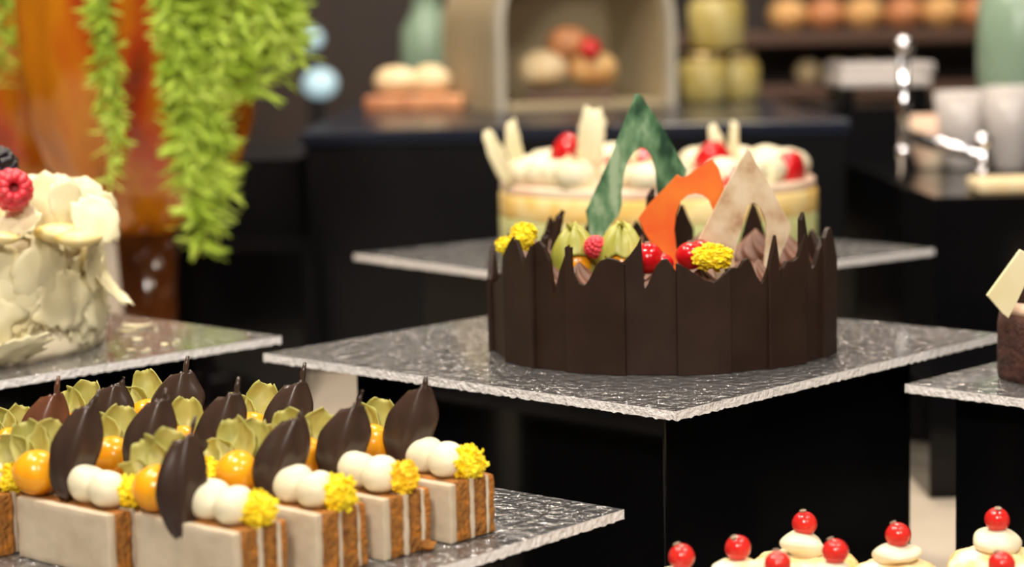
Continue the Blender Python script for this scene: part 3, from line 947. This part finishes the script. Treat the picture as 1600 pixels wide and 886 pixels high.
for i, (px, py, y, L, W, roll) in enumerate([(778, 245, sc0.y - .05, .045, .013, -.38), (803, 228, sc0.y - .04, .038, .012, -.12), (924, 215, sc0.y - .08, .045, .022, .08), (1123, 235, sc0.y - .05, .040, .011, -.25), (1146, 224, sc0.y - .02, .034, .009, .02),
                                          (905, 285, sc0.y - .10, .040, .020, -.5), (1015, 285, sc0.y - .115, .040, .022, .4), (975, 255, sc0.y - .06, .034, .022, .2), (1190, 285, sc0.y - .09, .03, .02, .4), (1050, 270, sc0.y - .09, .03, .02, -.3)]):
    p = at_y(px, py, y) - sc0
    xf = Matrix.Translation(p) @ Matrix.Rotation(roll, 4, 'Y') @ Matrix.Translation((0, 0, -L * .5))
    b = bmesh.new()
    sheet(b, W, L, .5, .15, .35, 900 + i, .0011, 8, 10, .45, xf)
    obj('white_chocolate_shard', b, 'white_choc', sck)

# ------------------------------------------------------------------ blurred plinths and counters behind
def at_depth_x(px, y):
    return (px - 800) / F_PX * y * 1.0
# dark stand behind, with a navy lacquer top that carries the alcove
ZN = 1.183
t = thing('display_counter', (0.0, 2.55, ZC), 'black display stand with a navy lacquered top behind the left plates', 'display stand')
x0, x1 = at_y(470, 230, 2.06).x, at_y(1330, 230, 2.06).x
obj('stand_body', box(bmesh.new(), x0 + .004, x1 - .004, -.486, .486, 0, ZN - ZC - .014, .002), 'black_satin', t, False)
obj('stand_top', box(bmesh.new(), x0, x1, -.49, .49, ZN - ZC - .014, ZN - ZC, .002), 'navy', t, False)
x0b, x1b = at_y(330, 230, 2.1).x, at_y(466, 230, 2.1).x
plinth((x0b + x1b) / 2 - .05, 2.30, (x1b - x0b) + .10, 0, 1.155, 'black plinth standing behind the amber vase', sy=.36, m='black_satin')
plinth(at_y(375, 400, 1.92).x, 1.93, .13, 0, 1.085, 'low black plinth to the right of the amber vase foot', sy=.15)
# right hand plinths
rx = at_y(1455, 310, 1.78).x
t = plinth(rx + .30, 2.00, .60, -.0, 1.128, 'large black plinth at the right carrying the chrome stand', sy=.46, m='black')
rx2 = at_y(1455, 700, 1.43).x
plinth(rx2 + .13, 1.53, .26, 0, 1.02, 'low black plinth behind the right plate', sy=.19)

# alcove with rolls
AY = 2.50
axc = (at_y(764, 100, AY).x + at_y(1074, 100, AY).x) / 2
AR = (at_y(1074, 100, AY).x - at_y(764, 100, AY).x) / 2
t = thing('arched_alcove', (axc, AY, ZN), 'pale arched display alcove holding bread rolls on the navy stand', 'display alcove', rotz=.34)
def arch_pts(r, n=24, sp=.10):
    return [(-r, 0)] + [(-r * math.cos(PI * k / n), sp + r * math.sin(PI * k / n)) for k in range(n + 1)] + [(r, 0)]
def arch(bm, r0, r1, y0, y1):
    a, b_ = arch_pts(r0), arch_pts(r1)
    rows = [[Vector((x, y, z)) for x, z in pts] for pts, y in ((b_, y0), (a, y0), (a, y1), (b_, y1), (b_, y0))]
    grid(bm, rows)
obj('arch_rim', (lambda b: (arch(b, AR * .89, AR * .97, 0, .012), b)[1])(bmesh.new()), 'alcove_rim', t, False)
obj('arch_shell', (lambda b: (arch(b, AR * .90, AR * .97, .022, .20), b)[1])(bmesh.new()), 'alcove', t, False)
b = bmesh.new()
prism(b, arch_pts(AR * .97), .012, (1, 0, 0), (0, 0, 1), (0, .20, 0), (0, 1, 0))
obj('back_panel', b, 'alcove', t, False)
obj('alcove_floor', box(bmesh.new(), -AR * .86, AR * .86, .0, .20, 0, .008, .001), 'alcove', t, False)
zz = ZN + .008
bx = at_y(888, 135, AY + .07).x
bd = tag(obj('serving_board', box(bmesh.new(), -.055, .055, -.04, .04, 0, .012, .003), 'wood', None, False, (bx, AY + .07, zz)), 'small dark serving board inside the arched alcove', 'board')
for px, py, r, m, lb in [(848, 108, .030, 'pale_bread', 'pale golden bread roll on the left in the alcove'), (926, 108, .030, 'bread', 'orange-brown bread roll on the right in the alcove'), (888, 66, .026, 'copper_bread', 'dark reddish roll on top of the two rolls in the alcove')]:
    p = at_y(px, py, AY + .07)
    b = bmesh.new()
    blob(b, (0, 0, 0), r, .06, 50, px, 3, (1.05, .9, .78))
    zc = max(p.z, zz + .012 + r * .76)
    tag(obj('bread_roll', b, m, None, True, (p.x, AY + .07, zc)), lb, 'bread', 'rolls in the alcove')
p = at_y(922, 78, AY + .045)
b = bmesh.new()
lathe(b, [(.0004, -.015), (.007, -.011), (.0125, -.002), (.0135, .006), (.008, .012), (.0004, .0125)], 20)
tag(obj('strawberry', b, 'red', None, True, (p.x, p.y, p.z), (.9, .3, 0)), 'red strawberry resting on the rolls in the alcove', 'strawberry')

# loaves left of the alcove on the navy top
for px, py, y, r, sq, m, lb in [(618, 108, 2.60, .026, (1.1, .8, .7), 'pale_bread', 'pale loaf left of the alcove, first of the two'), (672, 106, 2.60, .026, (1.0, .8, .75), 'pale_bread', 'pale loaf touching the left side of the alcove')]:
    b = bmesh.new()
    blob(b, (0, 0, 0), r, .06, 50, px, 3, sq)
    tag(obj('bread_loaf', b, m, None, True, (at_y(px, py, y).x, y, ZN + .018 + r * .7)), lb, 'bread', 'loaves beside the alcove')
p = at_y(648, 140, 2.60)
tag(obj('serving_tray', box(bmesh.new(), -.062, .062, -.035, .035, 0, .018, .004), 'copper_bread', None, False, (p.x, 2.60, ZN)), 'low reddish tray under the pale loaves', 'tray')
p = at_y(668, 60, 2.86)
b = bmesh.new()
lathe(b, [(.0004, 0), (.030, 0), (.034, .01), (.038, .06), (.036, .10), (.022, .125), (.018, .14), (.021, .145), (.0004, .146)], 32)
tag(obj('mint_jar', b, 'mint', None, True, (p.x, 2.86, ZN)), 'mint green jar behind the pale loaves', 'jar')

# yellow preserve jars, stacked
for i, (px, y, z, r, h, lb) in enumerate([(1098, 2.62, ZN, .032, .062, 'yellow jar right of the alcove at the front of the stack'), (1148, 2.66, ZN, .032, .060, 'yellow jar beside the front jar, nearest the dark wall'), (1120, 2.65, None, .036, .075, 'tall pale yellow jar stacked on top of two jars')]):
    zb = z if z is not None else ZN + .0645
    if z is None:
        zb = ZN + .0625 + .004
    t = thing('preserve_jar', (at_y(px, 100, y).x, y, zb), lb, 'jar', 'yellow jars right of the alcove')
    b = bmesh.new()
    lathe(b, [(.0004, 0), (r * .9, 0), (r, .005), (r, h * .75), (r * .8, h * .86), (.0004, h * .86)], 28)
    obj('jar_body', b, 'yellow_glass', t)
    b = bmesh.new()
    lathe(b, [(.0004, h * .86), (r * .84, h * .86), (r * .84, h), (.0004, h)], 28)
    obj('jar_lid', b, 'brass', t)

# ------------------------------------------------------------------ chrome stand and crockery on the right plinth
zpr = 1.128
t = thing('chrome_stand', (at_y(1470, 250, 1.95).x, 1.95, zpr), 'polished chrome rail stand on the large black plinth', 'stand')
def ch(name, pts, r):
    b = bmesh.new(); tube(b, [Vector(p) for p in pts], r, 12); return obj(name, b, 'chrome', t)
def rel(px, py, y):
    return at_y(px, py, y) - Vector(t.location)
pA = rel(1412, 235, 1.94); pB = rel(1535, 275, 1.86)
ch('post', [(pA.x, pA.y, 0), (pA.x, pA.y, rel(1405, 72, 1.94).z)], .0055)
ch('leg', [(pB.x, pB.y, 0), (pB.x, pB.y, rel(1538, 225, 1.86).z)], .0055)
ch('rail', [rel(1414, 212, 1.94), rel(1536, 243, 1.86)], .0065)
for i, (px, py, y, r) in enumerate([(1406, 72, 1.94, .0095), (1412, 238, 1.94, .0085), (1536, 222, 1.86, .0085), (1535, 270, 1.86, .0075)]):
    q = rel(px, py, y)
    b = bmesh.new(); blob(b, (0, 0, 0), r, 0, 1, 0, 3)
    obj('finial', b, 'chrome', t, True, (pA.x if i < 2 else pB.x, pA.y if i < 2 else pB.y, max(q.z, r)))
# shelf trays
xa, xb = at_y(1268, 150, 2.46).x, at_y(1462, 150, 2.46).x
plinth((xa + xb) / 2, 2.47, xb - xa, 0, ZN, 'black plinth under the pale trays behind the chrome stand', sy=.18, m='black_satin')
zt2 = 1.17
for i, (px0, px1, y, z, lb) in enumerate([(1300, 1440, 2.42, ZN + .0, 'lower pale tray right of the jars'), (1302, 1445, 2.50, ZN + .034, 'upper pale tray stacked on the lower tray')]):
    xa, xb = at_y(px0, 150, y).x, at_y(px1, 150, y).x
    t2 = thing('pale_tray', ((xa + xb) / 2, y, z), lb, 'tray', 'pale trays by the chrome stand')
    h = .016
    w = (xb - xa) / 2
    obj('tray_base', box(bmesh.new(), -w, w, -.06, .06, .022 if i == 0 else 0.0, (.034 if i == 0 else .014), .003), 'porcelain', t2, False)
    if i == 0:
        for sx in (-1, 1):
            obj('foot', box(bmesh.new(), sx * w * .8 - .008, sx * w * .8 + .008, -.05, .05, 0, .0225, .002), 'black_satin', t2, False)
def cup(px, py, y, r, h, m, lb, z0):
    x = at_y(px, py, y).x
    t3 = thing('porcelain_cup', (x, y, z0), lb, 'cup', 'crockery on the right plinth')
    b = bmesh.new()
    lathe(b, [(.0004, 0), (r * .55, 0), (r * .62, .004), (r * .85, h * .4), (r, h), (r * .93, h), (r * .78, h * .42), (r * .5, .01), (.0004, .009)], 32)
    obj('cup_body', b, m, t3)
    b = bmesh.new()
    tube(b, [(r * .8, 0, h * .8), (r * 1.35, 0, h * .78), (r * 1.4, 0, h * .45), (r * .75, 0, h * .3)], .0035, 8)
    obj('handle', b, m, t3)
cup(1505, 110, 2.10, .030, .080, 'porcelain', 'tall white cup behind the chrome rail', zpr)
cup(1580, 120, 2.06, .028, .085, 'porcelain', 'white cup at the right edge under the mint lid', zpr)
cup(1455, 150, 2.12, .024, .055, 'pink_cream', 'short beige cup between the chrome post and the tall cup', zpr)
p = at_y(1592, 60, 2.18)
b = bmesh.new()
lathe(b, [(.0004, 0), (.034, 0), (.040, .01), (.044, .12), (.042, .17), (.028, .195), (.0004, .205)], 32)
tag(obj('mint_jar', b, 'mint', None, True, (p.x, 2.18, zpr)), 'mint green jar at the right edge behind the white cups', 'jar')
p = at_y(1570, 300, 1.84)
tag(obj('biscuit', box(bmesh.new(), -.05, .08, -.025, .025, 0, .012, .003), 'pale_bread', None, False, (p.x + .015, 1.815, zpr)), 'flat pale biscuit slab in front of the chrome leg', 'biscuit')

# ------------------------------------------------------------------ far shelf with loaves on the back wall
SY = 4.3
t = thing('back_shelving', (1.15, SY, 0), 'dark wooden shelving far behind with copper coloured loaves', 'shelving')
zs1, zs2 = at_y(1300, 130, SY).z, at_y(1300, 48, SY).z
obj('side_panel', box(bmesh.new(), -.85, -.82, -.15, .15, 0, 2.0, .003), 'wood', t, False)
obj('side_panel', box(bmesh.new(), .82, .85, -.15, .15, 0, 2.0, .003), 'wood', t, False)
for z in (.45, zs1 - .025, zs2 - .025, zs2 + .28):
    obj('shelf', box(bmesh.new(), -.82, .82, -.15, .15, z, z + .025, .003), 'wood', t, False)
obj('back_panel', box(bmesh.new(), -.82, .82, .15, .165, 0, 2.0, .003), 'wall', t, False)
def far_loaf(px, z, r, sq, m, lb, dy=0):
    x = at_y(px, 50, SY - .04).x
    b = bmesh.new(); blob(b, (0, 0, 0), r, .05, 20, px, 3, sq)
    tag(obj('bread_loaf', b, m, None, True, (x, SY - .04 + dy, z + r * sq[2] * .98)), lb, 'bread', 'loaves on the far shelving')
names = ['first', 'second', 'third', 'fourth', 'fifth', 'sixth']
for i, px in enumerate([1232, 1290, 1350, 1412, 1470, 1528]):
    far_loaf(px, zs2, .041, (1.0, 1.0, .85), 'copper_bread' if i % 2 else 'bread', f'blurred loaf on the upper far shelf, {names[i]} from the left')
for i, px in enumerate([1262, 1306, 1352]):
    far_loaf(px, zs1, .026, (1.0, 1.0, .95), 'pale_bread', f'small round golden loaf on the lower far shelf, {names[i]} from the left')

# ------------------------------------------------------------------ cool lamps far behind, left
for px, py, y, r, lb in [(486, 60, 4.6, .026, 'small round cool white lamp high behind the foliage tip'), (500, 130, 4.4, .036, 'larger cool white lamp below it, above the dark plinth')]:
    p = at_y(px, py, y)
    t = thing('globe_lamp', (p.x, p.y, 0), lb, 'lamp', 'cool globe lamps')
    b = bmesh.new(); blob(b, (0, 0, 0), r, 0, 1, 0, 3, (1.0 if r < .04 else 1.25, 1, .85))
    obj('globe', b, 'lamp_blue', t, True, (0, 0, p.z))
    b = bmesh.new(); tube(b, [(0, 0, 0.02), (0, 0, p.z - r * .8)], .008, 10)
    obj('pole', b, 'black_satin', t)
    b = bmesh.new(); lathe(b, [(.0004, 0), (.10, 0), (.10, .012), (.015, .025), (.0004, .025)], 32)
    obj('lamp_base', b, 'black_satin', t)

# ------------------------------------------------------------------ amber vases and trailing plants (left)
VY = 1.76
def vase(px, y, s, m, label, group):
    x = at_y(px, 200, y).x
    t = thing('amber_vase', (x, y, ZC), label, 'vase', group)
    prof = [(.0005, 0), (.066, 0), (.068, .004), (.060, .010), (.030, .018), (.0245, .035), (.0235, .10), (.027, .175), (.040, .190), (.062, .208), (.082, .234), (.094, .268), (.101, .32), (.103, .40), (.101, .47),
            (.097, .47), (.098, .40), (.096, .32), (.089, .272), (.077, .240), (.056, .215), (.035, .196), (.0005, .190)]
    b = bmesh.new()
    lathe(b, [(r * s, z) for r, z in prof[:8]] + [(.0005, .175)], 48)
    obj('stem_and_foot', b, 'rust', t)
    b = bmesh.new()
    def flut(p):
        a = math.atan2(p.y, p.x)
        k = 1 + .018 * math.cos(12 * a) + .01 * noise.noise(p * 20)
        return Vector((p.x * k, p.y * k, p.z))
    lathe(b, [(.0005, .1752)] + [(r * s, z) for r, z in prof[7:]], 96, disp=flut)
    obj('bowl', b, m, t)
    return t, x
v1, vx = vase(222, VY, 1.0, 'amber', 'large amber glass goblet vase behind the white cake', 'amber vases')
v2, vx2 = vase(0, 1.99, 1.02, 'amber', 'second amber vase half out of frame at the upper left', 'amber vases')

def strand(name, label, x_top, z_top, y0, tips, seed, leafL, dens, wid):
    """trailing plant: stems that fall from the vase rim, each set with many fine curved leaves"""
    t = thing(name, (x_top, y0, z_top), label, 'plant', 'lime trailing plants on the amber vases')
    rs_ = random.Random(seed)
    st, lf = bmesh.new(), bmesh.new()
    for (px, py, yy, xs) in tips:
        e = at_y(px, py, yy) - Vector((x_top, y0, z_top))
        s0 = Vector((xs, 0.0, 0))
        n = 14
        path = []
        for k in range(n + 1):
            v = k / n
            q = s0.lerp(e, v)
            q.x = s0.x + (e.x - s0.x) * (v ** .7) + .005 * noise.noise(Vector((v * 5, seed, px * .1)))
            q.y = s0.y + (e.y - s0.y) * min(1, v * 3) + .004 * noise.noise(Vector((v * 5, seed + 9, px * .1)))
            q.z = e.z * v + .02 * math.sin(PI * min(1, v * 3)) * (1 - v)
            path.append(q)
        tube(st, path, [.0016 * (1 - .6 * k / n) for k in range(n + 1)], 5)
        nl = int(dens * (-e.z) / .01)
        for k in range(nl):
            v = rs_.random() ** .9
            i = min(n - 1, int(v * n))
            q = path[i].lerp(path[i + 1], v * n - i)
            a = rs_.uniform(0, 2 * PI)
            dirv = Vector((math.cos(a), math.sin(a) * .8, rs_.uniform(-1.0, .25))).normalized()
            L = leafL * rs_.uniform(.6, 1.2)
            xf = Matrix.Translation(q) @ dirv.to_track_quat('Z', 'Y').to_matrix().to_4x4() @ Matrix.Rotation(rs_.uniform(0, 6.3), 4, 'Z')
            rows = []
            cv = rs_.uniform(-.5, .5)
            for j in range(5):
                w = wid * math.sin(PI * (.12 + .84 * j / 4)) ** .7 * .5
                zz_ = L * j / 4
                rows.append([xf @ Vector((-w, cv * zz_ * j / 4 + .0006, zz_)), xf @ Vector((0, cv * zz_ * j / 4, zz_)), xf @ Vector((w, cv * zz_ * j / 4 + .0006, zz_))])
            grid(lf, rows)
    obj('stems', st, 'stem', t)
    obj('foliage', lf, 'foliage', t, False)
    return t
ZRIM = ZC + .47
yf = VY - .118
strand('trailing_plant', 'big lime green trailing plant hanging down the right side of the amber vase', vx + .055, ZRIM, VY - .086,
       [(318, 385, yf, .0), (300, 330, yf - .006, -.01), (338, 300, yf, .01), (300, 240, yf - .01, -.015), (330, 200, yf, .02), (370, 150, yf + .02, .02), (400, 150, yf + .03, .03), (300, 150, yf, -.02),
        (430, 120, yf + .03, .04), (455, 80, yf + .04, .05), (470, 100, yf + .05, .05), (420, 70, yf + .02, .035), (280, 130, yf - .01, -.02), (350, 110, yf, .01), (385, 90, yf + .01, .03), (440, 40, yf + .03, .05), (330, 350, yf + .005, 0.0), (292, 270, yf, -.008)], 4, .022, 11, .0036)
strand('trailing_plant', 'thin lime green strand hanging over the front of the amber vase', vx - .018, ZRIM, VY - .10,
       [(175, 292, yf, .0), (185, 250, yf - .004, .003), (172, 160, yf, -.003), (190, 205, yf, .002)], 6, .014, 5.5, .0032)
strand('trailing_plant', 'short lime green strand at the upper left corner', at_y(25, 0, 1.77).x, ZRIM, 1.90 - .105,
       [(8, 130, 1.775, -.01), (30, 70, 1.77, .01), (-10, 100, 1.775, -.02), (45, 50, 1.77, .012), (5, 60, 1.775, 0)], 8, .016, 5.5, .0034)

# ------------------------------------------------------------------ lights
def area(name, loc, target, size, power, col, shape='DISK', size_y=None):
    l = bpy.data.lights.new(name, 'AREA')
    l.shape = shape
    l.size = size
    if size_y: l.size_y = size_y
    l.energy = power
    l.color = col
    o = bpy.data.objects.new(name, l)
    C.objects.link(o)
    o.location = loc
    o.rotation_euler = (Vector(target) - Vector(loc)).to_track_quat('-Z', 'Y').to_euler()
    return o
WARM = (1.0, 0.86, 0.68)
NEUT = (1.0, 0.92, 0.82)
area('ceiling_spot', (-.35, .75, 2.75), (-.05, 1.1, 1.1), .22, 19, NEUT)
area('ceiling_spot', (.75, .55, 2.75), (.2, 1.05, 1.1), .22, 14.5, NEUT)
area('ceiling_spot', (-.9, 1.4, 2.75), (-.35, 1.5, 1.1), .25, 15, WARM)
area('ceiling_spot', (.3, 2.0, 2.75), (.2, 1.9, 1.1), .25, 13, WARM)
area('ceiling_spot', (-.3, -1.1, 2.5), (-.1, .95, 1.08), .45, 40, NEUT)  # unseen fill added behind the camera to brighten cake sides and plate edges
area('ceiling_spot', (.9, -1.0, 2.6), (.1, .95, 1.08), .3, 14, NEUT)
area('ceiling_spot', (.4, 3.6, 2.8), (.6, 4.2, 1.2), .3, 24, WARM)
area('ceiling_spot', (-.1, 2.3, 2.75), (.1, 2.6, 1.2), .3, 9, WARM)

for px_, py_, e_ in [(-1.0, 2.7, 5), (.15, 2.9, 5), (1.2, 2.7, 5), (-.5, 4.3, 4), (.7, 4.4, 4), (-1.1, .9, 4), (1.3, 1.0, 4)]:
    area('added_glint_panel', (px_, py_, 2.86), (px_, py_, 0), .5, e_, NEUT, 'SQUARE')  # unseen soft lights added so the plate facets catch sparkle

w = bpy.data.worlds.new('room_air')
bpy.context.scene.world = w
w.use_nodes = True
w.node_tree.nodes['Background'].inputs['Color'].default_value = (1.0, .88, .76, 1)
w.node_tree.nodes['Background'].inputs['Strength'].default_value = 0.05

# ------------------------------------------------------------------ camera
cam = bpy.data.cameras.new('camera')
co = bpy.data.objects.new('camera', cam)
C.objects.link(co)
R3 = Matrix((RT, UP, -FWD)).transposed()
co.matrix_world = Matrix.Translation(CAM) @ R3.to_4x4()
cam.sensor_width = 36
cam.lens = F_PX / 1600 * 36
cam.clip_start = .02
cam.dof.use_dof = True
cam.dof.focus_distance = 0.98
cam.dof.aperture_fstop = 6.2
cam.dof.aperture_blades = 0
sc = bpy.context.scene
sc.camera = co
sc.view_settings.view_transform = 'Standard'
sc.view_settings.look = 'None'
sc.view_settings.gamma = 1
sc.view_settings.exposure = 0.0
sc.view_settings.use_curve_mapping = False
sc.cycles.use_denoising = True
sc.cycles.max_bounces = 10
sc.cycles.sample_clamp_indirect = 6
